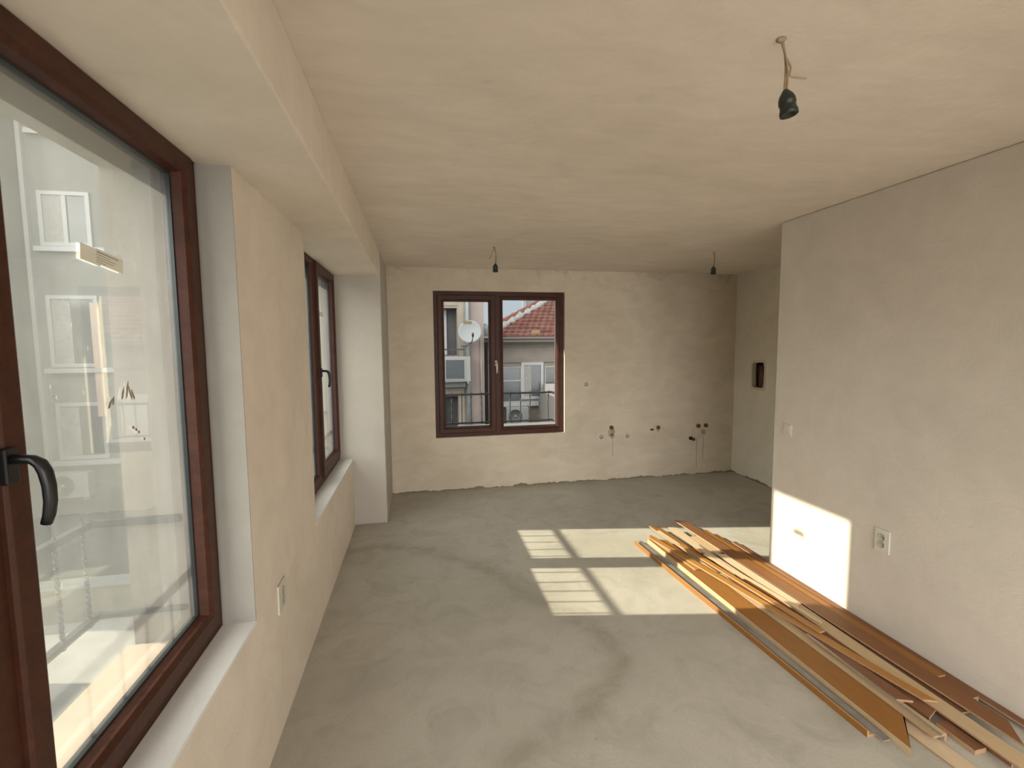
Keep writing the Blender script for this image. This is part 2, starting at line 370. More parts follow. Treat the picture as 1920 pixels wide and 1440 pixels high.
# ------------------------------------------------------------------ windows
FR_P = [(0, -0.070), (0, 0.0), (0.050, 0.0), (0.056, -0.008), (0.056, -0.070)]
SA_P = [(0, -0.055), (0, 0.008), (0.006, 0.014), (0.050, 0.014), (0.066, 0.004), (0.072, -0.022), (0.072, -0.055)]
FX_P = [(0, -0.055), (0, 0.0), (0.010, 0.004), (0.030, -0.004), (0.038, -0.026), (0.038, -0.055)]
GK_P = [(-0.002, -0.048), (-0.002, -0.024), (0.006, -0.026), (0.006, -0.046)]
def lever(root, fn, u, v, mat, side=1, s=1.0):
    h = empty('handle', fn(u, v, 0.014)); h.parent = root; h.location = Vector(fn(u, v, 0.014)) - world_loc(root)
    b = MB()
    b.obox(fn, u - 0.015 * s, u + 0.015 * s, v - 0.034 * s, v + 0.034 * s, 0.010, 0.024)
    b.build('rosette', mat, h, bevel=0.004, segs=3)
    t = MB()
    pts = [(0, 0.012, 0.020), (0, 0.012, 0.040), (0, 0.010, 0.055), (0, 0.002, 0.066), (0, -0.014, 0.073), (0, -0.040, 0.077), (0, -0.070, 0.077), (0, -0.095, 0.073), (0, -0.112, 0.067)]
    t.tube([fn(u, v + p[1] * s, 0.0 + p[2]) for p in pts], [0.011 * s, 0.010 * s, 0.0105 * s, 0.012 * s, 0.0125 * s, 0.012 * s, 0.0115 * s, 0.011 * s, 0.010 * s], 14, 0, 0.85, side=Vector(fn(1, 0, 0)) - Vector(fn(0, 0, 0)))
    t.build('lever', mat, h)
    return h
def window(name, fn, u0, u1, v0, v1, mull, sash_hi, gmat, handle_u, handle_v, hmat):
    root = empty(name, fn((u0 + u1) / 2, v0, 0), kind='structure')
    f = MB(); f.ring(fn, u0, u1, v0, v1, FR_P)
    hw = 0.034
    f.obox(fn, mull - hw, mull + hw, v0 + 0.05, v1 - 0.05, -0.070, -0.001)
    f.build('frame', M['frame'], root, bevel=0.0015, weld=False)
    # opening leaf
    lo, hi = (mull + hw - 0.012 - 0.0, u1 - 0.046) if sash_hi else (u0 + 0.046, mull - hw + 0.012)
    leaf = MB().ring(fn, lo, hi, v0 + 0.040, v1 - 0.040, SA_P).build('sash', M['frame'], root, bevel=0.0015)
    a = 0.072
    MB().ring(fn, lo + a, hi - a, v0 + 0.040 + a, v1 - 0.040 - a, GK_P).build('gasket', M['gasket'], leaf)
    p1 = MB().obox(fn, lo + a - 0.004, hi - a + 0.004, v0 + 0.036 + a, v1 - 0.036 - a, -0.040, -0.036).build('pane', gmat, leaf)
    # fixed light
    lo2, hi2 = (u0 + 0.050, mull - hw + 0.004) if sash_hi else (mull + hw - 0.004, u1 - 0.050)
    c = 0.038
    bd = MB().ring(fn, lo2, hi2, v0 + 0.050, v1 - 0.050, FX_P).build('glazing_bead', M['frame'], root, bevel=0.001)
    MB().ring(fn, lo2 + c, hi2 - c, v0 + 0.050 + c, v1 - 0.050 - c, GK_P).build('gasket', M['gasket'], bd)
    p2 = MB().obox(fn, lo2 + c - 0.004, hi2 - c + 0.004, v0 + 0.046 + c, v1 - 0.046 - c, -0.040, -0.036).build('pane', gmat, root)
    lever(root, fn, handle_u, handle_v, hmat)
    return root, p1, p2
w1, w1a, w1b = window('window_1', Lw, W1[0], W1[1] - 0.004, W1z, ZB + 0.040, 0.980, True, M['glass_dusty'], 1.008, 1.510, M['black'])
w2, w2a, w2b = window('window_2', Lw, W2[0], W2[1], W2z + 0.01, ZB + 0.040, 3.783, True, M['glass_dusty'], 3.826, 1.520, M['black'])
w3, w3a, w3b = window('window_3', Bw, BW[0], BW[1], BW[2], BW[3], 0.912, False, M['glass_clear'], 0.893, 1.500, M['plastic_wrap'])
w1['label'] = 'large brown framed window with dusty panes nearest on the left wall'
w2['label'] = 'farther brown framed window with dusty panes in the left wall'
w3['label'] = 'brown framed two-pane window in the end wall'

def sticker(parent, fn, u, v, du, dv, mat, rot=0.0, printed=False, two=False):
    rr = lambda a, b: (u + a * math.cos(rot) - b * math.sin(rot), v + a * math.sin(rot) + b * math.cos(rot))
    f2 = lambda a, b, c: fn(*rr(a, b), c)
    b = MB()
    if two:
        b.obox(f2, -du, -0.1 * du, -dv, dv * 0.9, -0.0359, -0.0356); b.obox(f2, -0.35 * du, du, -dv * 0.82, dv, -0.0355, -0.0350)
    else: b.obox(f2, -du, du, -dv, dv, -0.0359, -0.0354)
    o = b.build('sticker', mat, parent, weld=False)
    if printed:
        p = MB()
        for k in range(5):
            ln = (0.9, 0.55, 0.8, 0.7, 0.35)[k]; yy = dv * (0.62 - 0.3 * k)
            p.obox(f2, -0.28 * du, (-0.28 + ln * 1.15) * du, yy - 0.0008, yy + (0.0018 if k == 0 else 0.0004), -0.0349, -0.0344)
        p.build('printed_text', M['print'], o, weld=False)
    return o
sticker(w1a, Lw, 1.415, 1.952, 0.082, 0.021, M['paper'], -0.10, True, True)
sticker(w2b, Lw, 3.46, 1.985, 0.050, 0.018, M['paper'], 0.0)
sticker(w2a, Lw, 4.17, 1.985, 0.085, 0.020, M['paper'], 0.0)
sticker(w3a, Bw, 0.565, 1.985, 0.050, 0.020, M['tape'], 0.0)
sticker(w3b, Bw, 1.392, 1.875, 0.052, 0.020, M['tape'], 0.0)
# protective film edge left on the end window and finger smudges on the near pane
b = MB(); b.obox(Bw, 1.628, 1.640, 0.76, 2.25, -0.0358, -0.0352)
b.build('film_strip', simple('pink_film', (0.70, 0.45, 0.42), 0.4), w3b)
sm = MB()
for (u, v, l, a) in ((1.455, 1.60, 0.022, 1.2), (1.475, 1.607, 0.030, 1.3), (1.488, 1.598, 0.026, 1.9), (1.500, 1.592, 0.020, 2.0), (1.398, 1.578, 0.018, 0.9), (1.412, 1.585, 0.014, 1.3),
                     (1.49, 1.50, 0.007, -0.4), (1.503, 1.492, 0.007, -0.5), (1.515, 1.483, 0.006, -0.4), (1.54, 1.458, 0.005, 0)):
    f2 = lambda x, y, z, u=u, v=v, a=a: Lw(u + x * math.cos(a) - y * math.sin(a), v + x * math.sin(a) + y * math.cos(a), z)
    n = 9; r = [1, .8, 1.1, .9, 1, .75, 1.1, .85, .95]
    pts = [f2(l * r[k] * math.cos(6.283 * k / n), 0.0045 * r[k] * math.sin(6.283 * k / n), -0.0357) for k in range(n)]
    pt2 = [f2(l * r[k] * math.cos(6.283 * k / n), 0.0045 * r[k] * math.sin(6.283 * k / n), -0.0354) for k in range(n)]
    sm.add(pts + pt2, [tuple(range(n)), tuple(range(n, 2 * n))] + [(k, (k + 1) % n, n + (k + 1) % n, n + k) for k in range(n)])
sm.build('smudges', M['smudge'], w1a, weld=False)

# outside sills
MB().box(XO - 0.02, XF - 0.07, W1[0] + 0.035, W1[1] - 0.02, 0.622, 0.640).build('trim_5', simple('peach_outer_sill', (0.48, 0.37, 0.28), 0.7), kind='structure')
MB().box(XO - 0.02, XF - 0.07, W2[0] + 0.035, W2[1] - 0.025, 0.622, 0.640).build('trim_6', simple('peach_outer_sill_far', (0.40, 0.31, 0.24), 0.7), kind='structure')
MB().box(BW[0] + 0.035, BW[1] - 0.035, YB + 0.12, YB + 0.32, BW[2] + 0.03, BW[2] + 0.045).build('trim_7', simple('pale_outer_sill', (0.5, 0.48, 0.44), 0.7), kind='structure')

# ------------------------------------------------------------------ railings outside the windows
def railing(fn, u0, u1, wout, wback, ztop, zbot, label, nb, us=None):
    root = empty('balcony_railing', fn((u0 + u1) / 2, zbot, wout), label, 'railing')
    t = MB()
    t.obox(fn, u0, u1, ztop - 0.012, ztop + 0.012, wout - 0.013, wout + 0.013)
    for u in (u0 + 0.012, u1 - 0.012): t.obox(fn, u - 0.010, u + 0.010, ztop - 0.012, ztop + 0.012, wout, wback)
    t.build('top_rail', M['iron'], root, weld=False)
    t = MB(); t.obox(fn, u0, u1, zbot - 0.010, zbot + 0.010, wout - 0.012, wout + 0.012)
    for u in (u0 + 0.012, u1 - 0.012): t.obox(fn, u - 0.008, u + 0.008, zbot - 0.008, zbot + 0.008, wout, wback)
    t.build('bottom_rail', M['iron'], root, weld=False)
    for k in range(nb):
        u = us[k] if us else u0 + 0.05 + (u1 - u0 - 0.1) * k / (nb - 1); vs_, fs_ = [], []
        z0, z1 = zbot - 0.02, ztop + 0.035; n = 36
        bow = 0.012 if k % 4 == 3 else 0.0
        for i in range(n + 1):
            z = z0 + (z1 - z0) * i / n; a = 8 * math.pi * i / n if 3 < i < n - 4 else 0
            du = -bow * math.sin(math.pi * i / n)
            for q in range(4):
                an = a + math.pi / 4 + q * math.pi / 2; r = 0.0075 if i < n - 1 else 0.003
                vs_.append(fn(u + du + r * math.cos(an), z, wout + r * math.sin(an)))
        for i in range(n):
            for q in range(4): fs_.append((i * 4 + q, i * 4 + (q + 1) % 4, i * 4 + 4 + (q + 1) % 4, i * 4 + 4 + q))
        fs_ += [(0, 1, 2, 3), (n * 4, n * 4 + 1, n * 4 + 2, n * 4 + 3)]
        MB().add(vs_, fs_).build('bar', M['iron'], root)
    return root
dx = -1.145 - XF
railing(Lw, W1[0] + 0.04, W1[1] - 0.03, dx, -0.10, 1.11, 0.775, 'black iron railing outside the near dusty window', 14)
railing(Lw, W2[0] + 0.04, W2[1] - 0.03, dx, -0.10, 1.11, 0.775, 'black iron railing outside the farther dusty window', 11, [3.15 + 0.139 * k for k in range(11)])
railing(Bw, BW[0] + 0.04, BW[1] - 0.04, -(5.90 - YW), -0.24, 1.098, 0.735, 'black iron railing with twisted bars outside the end window', 12)

# ------------------------------------------------------------------ pendant lamp holders
def pendant(x, y, z_top, sx, sy_, drop, tilt, label, tail, wr_=0.0028, s=1.0):
    root = empty('lamp_holder', (x, y, z_top), label, 'lamp holder', 'bare lamp holders hanging from the ceiling')
    T = Vector((x, y, z_top)); Sx = Vector((sx, sy_, z_top - drop))
    m = MB(); n = 16
    for ph, off in ((0, 0.0), (math.pi, 0.0)):
        pts = []
        for i in range(n + 1):
            t = i / n; p = T.lerp(Sx, t); bow = math.sin(math.pi * t) * 0.010
            pts.append(p + Vector((bow + 0.0032 * math.cos(ph + t * 3), 0.0032 * math.sin(ph + t * 3), 0)))
        m.tube(pts, wr_, 8)
    m.build('wire', M['wire'], root, weld=False)
    tl = MB(); tl.tube([T + Vector(p) for p in tail], wr_, 8); tl.build('loose_wire', M['wire_grey'], root)
    bl = MB(); bl.lathe([(0.0, 0.0015), (0.010, 0.001), (0.014, -0.004), (0.008, -0.010), (0.0, -0.012)], lambda a, b, h: (x + a, y + b, z_top + h), 12)
    bl.build('plaster_spatter', M['mortar'], root)
    ax = Vector((tilt[0], tilt[1], -1)).normalized(); e1 = ax.orthogonal().normalized(); e2 = ax.cross(e1)
    fn = lambda a, b, h: Sx + (e1 * a + e2 * b + ax * h) * s
    b = MB(); b.lathe([(0, -0.002), (0.006, -0.002), (0.010, 0.003), (0.019, 0.016), (0.0225, 0.026), (0.0235, 0.040), (0.0215, 0.042), (0.0215, 0.046)], fn, 28)
    body = b.build('cap', M['bakelite'], root)
    b = MB(); b.lathe([(0.0205, 0.040), (0.0215, 0.046), (0.0225, 0.056), (0.0250, 0.061), (0.0245, 0.072), (0.0190, 0.073), (0.0185, 0.050), (0.0, 0.048)], fn, 28)
    b.build('shell', M['bakelite'], root)
    return root
pendant(1.049, 1.26, H, 1.069, 1.26, 0.142, (0.14, -0.10), 'black lamp holder on twin wires, nearest and largest of the three', [(0.003, 0, 0), (0.016, 0.002, -0.045), (0.030, 0, -0.064), (0.036, 0, -0.078), (0.034, 0, -0.090), (0.033, 0, -0.098), (0.042, 0, -0.102), (0.062, 0, -0.102), (0.088, 0, -0.101)])
pendant(0.685, 4.27, H, 0.692, 4.27, 0.150, (0.0, 0.0), 'small black lamp holder on a crooked wire above the end window', [(0, 0, 0), (-0.012, 0, -0.04), (-0.026, 0, -0.075), (-0.044, 0, -0.11)], 0.0035)
pendant(2.819, 4.17, H, 2.818, 4.17, 0.140, (-0.05, 0.0), 'small black lamp holder on a straight wire near the recess', [(0, 0, 0), (-0.008, 0, -0.03), (0.004, 0, -0.06), (0.012, 0, -0.085)], 0.0035)

# ------------------------------------------------------------------ sockets and switch
def socket_double(fn, u, v, label, w2_=0.045, h2=0.068):
    root = empty('power_socket', fn(u, v, 0), label, 'socket')
    b = MB(); b.obox(fn, u - w2_, u + w2_, v - h2, v + h2, 0, 0.009); b.build('cover_plate', M['white_plastic'], root, bevel=0.003, segs=3)
    for dv in (0.021, -0.021):
        f2 = lambda a, b_, h, dv=dv: fn(u + a, v + dv + b_, h)
        wl_ = MB(); wl_.lathe([(0.0215, 0.0088), (0.0215, 0.0125), (0.0190, 0.0125), (0.0175, 0.0096), (0, 0.0096)], f2, 28); o = wl_.build('socket_well', M['socketwell'], root)
        p = MB()
        for du in (-0.0095, 0.0095): p.lathe([(0.0028, 0.0097), (0.0028, 0.0101), (0, 0.0101)], lambda a, b_, h, du=du: f2(a + du, b_, h), 10)
        p.build('pin_holes', M['hole'], o, weld=False)
        for s_ in (-1, 1): MB().obox(f2, -0.003, 0.003, s_ * 0.0165 - 0.0015, s_ * 0.0165 + 0.0015, 0.0096, 0.0118).build('earth_clip', M['contact'], o)
    return root
Rw = lambda u, v, w_: (XR - w_, u, v)
Lf = lambda u, v, w_: (XL + w_, u, v)
Bf = lambda u, v, w_: (u, YB - w_, v)
socket_double(Rw, 2.195, 0.562, 'white double power socket low on the right wall')
socket_double(Lf, 2.215, 0.596, 'white double power socket on the left wall below the windows', 0.056, 0.066)
root = empty('light_switch', Rw(2.950, 1.085, 0), 'cream light switch flush on the right wall near its free end', 'switch')
MB().obox(Rw, 2.908, 2.992, 1.043, 1.127, 0, 0.007).build('cover_plate', M['wall_grey'], root, bevel=0.002)
MB().obox(Rw, 2.920, 2.980, 1.055, 1.115, 0.006, 0.011).build('rocker', M['wall_grey'], root, bevel=0.002)
for (u, v, lb) in ((2.008, 1.225, 'small square socket box alone at chest height right of the end window'), (2.212, 0.556, 'small square socket box low on the end wall, left of the first pipe stub'), (2.560, 0.552, 'small square socket box low on the end wall, right of the first pipe stub')):
    r_ = empty('wall_socket', Bf(u, v, 0), lb, 'socket', 'single socket boxes on the end wall')
    MB().obox(Bf, u - 0.040, u + 0.040, v - 0.040, v + 0.040, 0, 0.006).build('cover_plate', M['white_plastic'], r_, bevel=0.003)
    f2 = lambda a, b_, h: Bf(u + a, v + b_, h)
    MB().lathe([(0.024, 0.0055), (0.024, 0.009), (0.021, 0.009), (0.019, 0.0065), (0, 0.0065)], f2, 24).build('ring', M['hole'], r_)
    MB().lathe([(0.019, 0.0066), (0.019, 0.0075), (0.0, 0.0075)], f2, 20).build('cavity', M['socketwell'], r_)
    b = MB(); b.obox(f2, -0.004, 0.012, -0.003, 0.010, 0.0075, 0.011); b.build('contact_block', M['white_plastic'], r_)

# ------------------------------------------------------------------ pipe stubs on the end wall
def blob(fn, u, v, ru, rv, h, seed, mat, name, parent):
    rnd = random.Random(seed); n, k = 22, 6; vs_ = [fn(u, v, h)]
    wob = [1 + rnd.uniform(-.22, .22) for _ in range(n)]
    for j in range(1, k + 1):
        t = j / k
        for i in range(n):
            a = 6.28318 * i / n; rr = t * (1 + (wob[i] - 1) * t)
            hh = h * (1 - t * t) + rnd.uniform(-.12, .12) * h * (1 if j < k else 0)
            vs_.append(fn(u + ru * rr * math.cos(a), v + rv * rr * math.sin(a), max(hh, 0) if j < k else -0.002))
    fs_ = [(0, 1 + i, 1 + (i + 1) % n) for i in range(n)]
    for j in range(k - 1):
        for i in range(n): fs_.append((1 + j * n + i, 1 + (j + 1) * n + i, 1 + (j + 1) * n + (i + 1) % n, 1 + j * n + (i + 1) % n))
    return MB().add(vs_, fs_, 0, True).build(name, mat, parent)
def stub(u, v, r, parent, mat='plug'):
    f2 = lambda a, b_, h: Bf(u + a, v + b_, h)
    o = MB().lathe([(r, -0.002), (r, 0.018), (r * 0.82, 0.022), (r * 0.55, 0.022), (r * 0.5, 0.012), (0, 0.012)], f2, 20).build('pipe_plug', M[mat], parent)
    return o
r_ = empty('pipe_outlet', Bf(2.352, 0.62, 0), 'single brown pipe plug above rough mortar between two socket boxes', 'pipe outlet')
blob(Bf, 2.352, 0.605, 0.045, 0.075, 0.016, 3, M['mortar'], 'mortar_patch', r_); stub(2.344, 0.672, 0.026, r_)
stub(2.345, 0.582, 0.014, r_, 'dark')
MB().obox(Bf, 2.36, 2.372, 0.30, 0.55, 0, 0.0008).build('drip_stain', simple('damp_streak', (0.46, 0.41, 0.31), 0.9), r_)
r_ = empty('pipe_outlet', Bf(2.978, 0.648, 0), 'dark round pipe plug beside a small chipped hole, end wall middle', 'pipe outlet')
stub(2.984, 0.646, 0.024, r_); blob(Bf, 2.984, 0.612, 0.020, 0.026, 0.006, 5, M['mortar'], 'mortar_patch', r_)
blob(Bf, 2.902, 0.620, 0.028, 0.014, 0.004, 6, M['dark'], 'chipped_hole', r_)
r_ = empty('pipe_outlet', Bf(3.58, 0.58, 0), 'pair of brown pipe plugs over patched mortar near the recess corner', 'pipe outlet')
blob(Bf, 3.545, 0.545, 0.105, 0.070, 0.014, 8, simple('pale_mortar', (0.62, 0.55, 0.43), 0.95, 0.15, 40, bump=0.4), 'mortar_patch', r_)
stub(3.553, 0.643, 0.028, r_); stub(3.662, 0.646, 0.026, r_)
blob(Bf, 3.622, 0.560, 0.045, 0.040, 0.018, 9, M['mortar'], 'mortar_patch', r_)
stub(3.447, 0.485, 0.024, r_, 'dark'); stub(3.486, 0.470, 0.022, r_, 'plug')
MB().obox(Bf, 3.535, 3.543, 0.08, 0.48, 0, 0.0008).obox(Bf, 3.628, 3.636, 0.20, 0.50, 0, 0.0008).build('drip_stain', simple('damp_streak_dark', (0.36, 0.31, 0.22), 0.9), r_, weld=False)

# duct hole in the recess wall
root = empty('flue_pipe', (XA + 0.10, 5.05, hz0), 'brown duct and conduit inside the dark opening in the recess wall', 'pipe')
b = MB(); b.box(XA + 0.18, XA + 0.42, hy0 - 0.05, hy1 + 0.05, hz0 - 0.1, hz0 - 0.02); b.box(XA + 0.42, XA + 0.44, hy0 - 0.05, hy1 + 0.05, hz0 - 0.1, hz1 + 0.1)
b.box(XA + 0.18, XA + 0.42, hy0 - 0.07, hy0 - 0.05, hz0 - 0.1, hz1 + 0.1); b.box(XA + 0.18, XA + 0.42, hy1 + 0.05, hy1 + 0.07, hz0 - 0.1, hz1 + 0.1); b.box(XA + 0.18, XA + 0.42, hy0 - 0.05, hy1 + 0.05, hz1 + 0.02, hz1 + 0.1)
for (a0, a1, c0, c1) in ((hy0, hy0 + 0.004, hz0, hz1), (hy1 - 0.004, hy1, hz0, hz1), (hy0, hy1, hz0, hz0 + 0.004), (hy0, hy1, hz1 - 0.004, hz1)): b.box(XA + 0.006, XA + 0.18, a0, a1, c0, c1)  # lining coloured dark over the pale sides so the hole reads dark
b.build('cavity', M['cavity'], wr, weld=False)
b = MB(); b.tube([(XA + 0.085, 5.075, hz0 + 0.006), (XA + 0.085, 5.075, hz1 - 0.06)], 0.042, 18); b.build('duct', M['rust_pipe'], root)
b = MB(); b.tube([(XA + 0.075, 5.005, hz0 + 0.006), (XA + 0.075, 5.005, hz1 - 0.10)], 0.020, 12); b.build('conduit', M['rust_pipe'], root)
rnd = random.Random(4); ms = MB(); n = 40; pts_i, pts_o = [], []
cyy, czz, ay, az = (hy0 + hy1) / 2, (hz0 + hz1) / 2, (hy1 - hy0) / 2, (hz1 - hz0) / 2
for i in range(n):
    a = 6.28318 * i / n; c_, s_ = math.cos(a), math.sin(a); e = 0.22
    k = lambda t: math.copysign(abs(t) ** e, t)
    ins = 0.012 + rnd.uniform(0, 0.010)
    pts_i.append((cyy + (ay - ins) * k(c_), czz + (az - ins) * k(s_))); pts_o.append((cyy + (ay + 0.012) * k(c_), czz + (az + 0.012) * k(s_)))
vs_ = [(XA - 0.004, p[0], p[1]) for p in pts_i] + [(XA - 0.004, p[0], p[1]) for p in pts_o] + [(XA + 0.05, p[0], p[1]) for p in pts_i] + [(XA + 0.001, p[0], p[1]) for p in pts_o]
fs_ = []
for i in range(n):
    j = (i + 1) % n; fs_ += [(i, j, n + j, n + i), (i, 2 * n + i, 2 * n + j, j), (n + i, n + j, 3 * n + j, 3 * n + i)]
ms.add(vs_, fs_).build('broken_edge', M['wall_end'], wr)

# ------------------------------------------------------------------ door casing boards
def board(x0, y0, z0, x1, y1, z1, w_, label, face='lam', back='mdf', leg=0.03, t=0.010, flip=False, legside=-1, m0=0.0, m1=0.0, roll=0.0, sag=0.0, bend=0.0, legmat=0):
    """L shaped casing board from far end (x0,y0,z0) to near end (x1,y1,z1); z = underside of the lying board at its middle"""
    A, B = Vector((x0, y0, z0)), Vector((x1, y1, z1)); L = (B - A).length; d = (B - A).normalized()
    sdv = Vector((0, 0, 1)).cross(d).normalized() * -1.0          # towards +x for boards running to the viewer
    if sdv.x < 0: sdv = -sdv
    upv = sdv.cross(d) * -1.0
    if upv.z < 0: upv = -upv
    h = w_ / 2
    if leg > 0: prof = [(-h, -leg), (-h, 0), (h, 0), (h, -t), (-h + t, -t), (-h + t, -leg)]; mi = [legmat, 0, 2, 1, 1, 2]
    else: prof = [(-h, -t), (-h, 0), (h, 0), (h, -t)]; mi = [2, 0, 2, 1]
    if legside > 0: prof = [(-a, b) for a, b in prof]
    if flip: prof = [(a, -b - t) for a, b in prof]
    lo = min(b for a, b in prof); prof = [(a, b - lo) for a, b in prof]
    cr, sr = math.cos(roll), math.sin(roll); n = len(prof); S = 16; vs_, fs_, mm = [], [], []
    for i in range(S + 1):
        t_ = i / S
        for (a, b) in prof:
            sh = 0.0
            if i == 0: sh = m0 * (a + h)
            if i == S: sh = m1 * (a + h)
            tt = L * t_ + sh
            ar, br = a * cr - b * sr, a * sr + b * cr + (abs(sr) * h)
            vs_.append(A + d * tt + sdv * (ar + bend * math.sin(math.pi * t_)) + upv * (br - sag * math.sin(math.pi * t_)))
    for i in range(S):
        for k in range(n):
            fs_.append((i * n + k, i * n + (k + 1) % n, (i + 1) * n + (k + 1) % n, (i + 1) * n + k)); mm.append(mi[k])
    fs_ += [tuple(range(n)), tuple(S * n + k for k in range(n))]; mm += [2, 2]
    o = MB().add(vs_, fs_, mm).build('casing_board', [M[face], M[back], M['edge']], base=A, bevel=0.0012, weld=False)
    tag(o, label, 'board', 'loose door casing boards along the right wall')
    return o
# lying on the floor
board(1.815, 3.64, 0.0, 1.915, 1.585, 0.0, 0.075, 'orange edged board lying face down, outermost on the open floor side', flip=True, leg=0.032, m0=-0.5)
board(1.835, 3.66, 0.0115, 1.932, 1.54, 0.0115, 0.036, 'grey strip lying in the trough of the outermost face down board', face='greyfilm', back='greyfilm', leg=0.0, t=0.006)
board(1.978, 3.66, 0.0, 2.040, 1.47, 0.0, 0.145, 'widest orange board, face up with a pointed near end, second from the open floor side', leg=0.034, m0=0.5, m1=-1.0, legmat=1)
board(2.102, 3.30, 0.0, 2.160, 1.50, 0.0, 0.074, 'tan bare board with blunt near end right beside the widest board', face='mdf', back='mdf', leg=0.034, legside=1)
board(2.045, 2.60, 0.0, 2.125, 1.335, 0.0, 0.085, 'pale bare board whose pointed end sticks out from under the widest board', face='mdf2', back='mdf2', leg=0.0, m1=1.1)
board(2.240, 3.42, 0.0, 2.258, 1.585, 0.0, 0.090, 'dark brown board at the bottom of the heap, its slanted end above a thick block', face='lam3', leg=0.034, m0=0.5, m1=-0.4)
board(2.262, 1.570, 0.0, 2.264, 1.42, 0.0, 0.062, 'short thick brown block at the end of the dark slanted board', face='lam3', back='lam3', leg=0.0, t=0.022)
board(2.318, 3.30, 0.0, 2.334, 1.345, 0.0, 0.046, 'narrow purplish brown board lowest beside the long pale board', face='lam3', leg=0.030)
board(2.408, 3.66, 0.0, 2.430, 1.58, 0.0, 0.100, 'brown board hidden beneath the long board with the clipped corner', face='lam3', leg=0.034)
board(2.512, 3.62, 0.0, 2.538, 1.64, 0.0, 0.076, 'brown board near the right wall with an open folded near end', face='lam3', leg=0.034, legside=1)
board(2.603, 3.46, 0.0, 2.605, 1.44, 0.0, 0.042, 'narrow brown board tight in the corner of floor and right wall', face='lam3', leg=0.026, legside=1)
# second layer
board(2.325, 3.60, 0.0345, 2.330, 1.300, 0.0345, 0.086, 'long pale board running on past the others at the near end', face='mdf', back='mdf', leg=0.0, m1=0.5)
board(2.235, 3.83, 0.0345, 2.235, 2.92, 0.0345, 0.070, 'pale raw board with torn tip between the orange far ends', face='mdf2', back='mdf', leg=0.0, m0=0.4)
board(2.080, 3.90, 0.0345, 2.145, 2.98, 0.0345, 0.076, 'orange board with slanted far end pointing away from the wall', leg=0.0, m0=0.9)
board(2.155, 2.88, 0.0345, 2.197, 1.695, 0.0345, 0.066, 'dark brown board ending short in the middle of the heap beside the grey strip', face='lam3', leg=0.0, t=0.012, m1=0.4)
board(1.945, 3.68, 0.0345, 2.000, 3.05, 0.0345, 0.050, 'short splintered orange piece at the far left corner of the heap', face='lam2', leg=0.0, m0=0.8)
# third layer
board(2.375, 3.95, 0.0460, 2.463, 1.370, 0.0460, 0.100, 'long orange brown board with clipped near corner, reaching farthest to the end wall', face='lam4', leg=0.0, m0=0.9, m1=-1.15)
board(2.475, 3.70, 0.0350, 2.545, 1.780, 0.0350, 0.050, 'orange brown strip lying along the wall side of the farthest reaching board', face='lam', leg=0.0, t=0.009)
board(1.930, 3.62, 0.0470, 2.295, 1.660, 0.0470, 0.050, 'orange strip slanting across the heap and ending in a chipped tip', face='lam2', leg=0.0, m0=-1.2, m1=0.6)
board(2.065, 3.76, 0.0460, 2.110, 3.15, 0.0460, 0.026, 'thin pinkish strip between the far ends on the open floor side', face='mdf2', leg=0.0, t=0.006)
board(2.148, 2.20, 0.0475, 2.140, 1.480, 0.0475, 0.012, 'thin shiny grey metal strip ending beside the dark short board', face='greyfilm', back='greyfilm', leg=0.0, t=0.006)
# fourth layer
board(2.288, 3.26, 0.0580, 2.318, 2.43, 0.0580, 0.062, 'short pale board with angled near end, lying on the middle of the heap', face='mdf2', back='mdf', leg=0.0, m0=1.2, m1=-0.4)
board(2.075, 3.42, 0.0585, 2.232, 2.18, 0.0585, 0.040, 'honey coloured strip on top of the sunlit part of the heap', face='lam2', leg=0.0)
board(2.190, 3.40, 0.0580, 2.225, 2.82, 0.0580, 0.050, 'pale short offcut lying over the torn raw board', face='mdf2', leg=0.0, t=0.008, m0=-0.6, m1=0.5)
board(2.150, 3.20, 0.0700, 2.285, 2.24, 0.0700, 0.030, 'pale bowed strip lying highest, next to the short angled board', face='mdf2', leg=0.0, bend=0.015, t=0.007)

# ------------------------------------------------------------------ outside: ground and neighbours
gr = MB(); gr.box(-40, 40, -30, 60, GZ - 0.2, GZ); g_ = gr.build('street_ground', simple('pale_paving', (0.36, 0.345, 0.32), 0.9, 0.2, 0.8), kind='structure')
OUT = dict(
    grey=simple('grey_render', (0.115, 0.118, 0.112), 0.9, 0.10, 1.5),
    grey2=simple('dark_grey_render', (0.085, 0.088, 0.086), 0.9, 0.12, 1.5),
    pink=simple('pinkish_render', (0.195, 0.1609, 0.1463), 0.95, 0.12, 2.0, bump=0.2),
    cream=simple('cream_surround', (0.1944, 0.1728, 0.1368), 0.9, 0.15, 3.0),
    tower=simple('tower_render', (0.15, 0.14, 0.135), 0.9, 0.1, 0.8),
    white=simple('white_paint', (0.2448, 0.252, 0.2556), 0.6, 0.05, 3.0),
    ac=simple('ac_casing', (0.1836, 0.1904, 0.187), 0.5, 0.05, 4.0),
    pipe=simple('grey_drainpipe', (0.16, 0.18, 0.185), 0.5, 0.12, 5.0),
    dark=simple('dark_opening', (0.03, 0.032, 0.035), 0.6, 0.2, 3.0),
    slat=simple('slat_shutter', (0.20, 0.21, 0.20), 0.6, 0.1, 6.0),
    wall2=simple('grey_brown_render', (0.144, 0.126, 0.108), 0.95, 0.14, 2.5, bump=0.2),
    curtain=simple('lace_curtain', (0.189, 0.1855, 0.175), 0.9, 0.18, 14),
    sun_sliver=simple('peach_sun_sliver', (0.34, 0.26, 0.20), 0.8, 0.05, 3))
Fy = lambda Y: (lambda u, v, w_: (u, Y - w_, v))
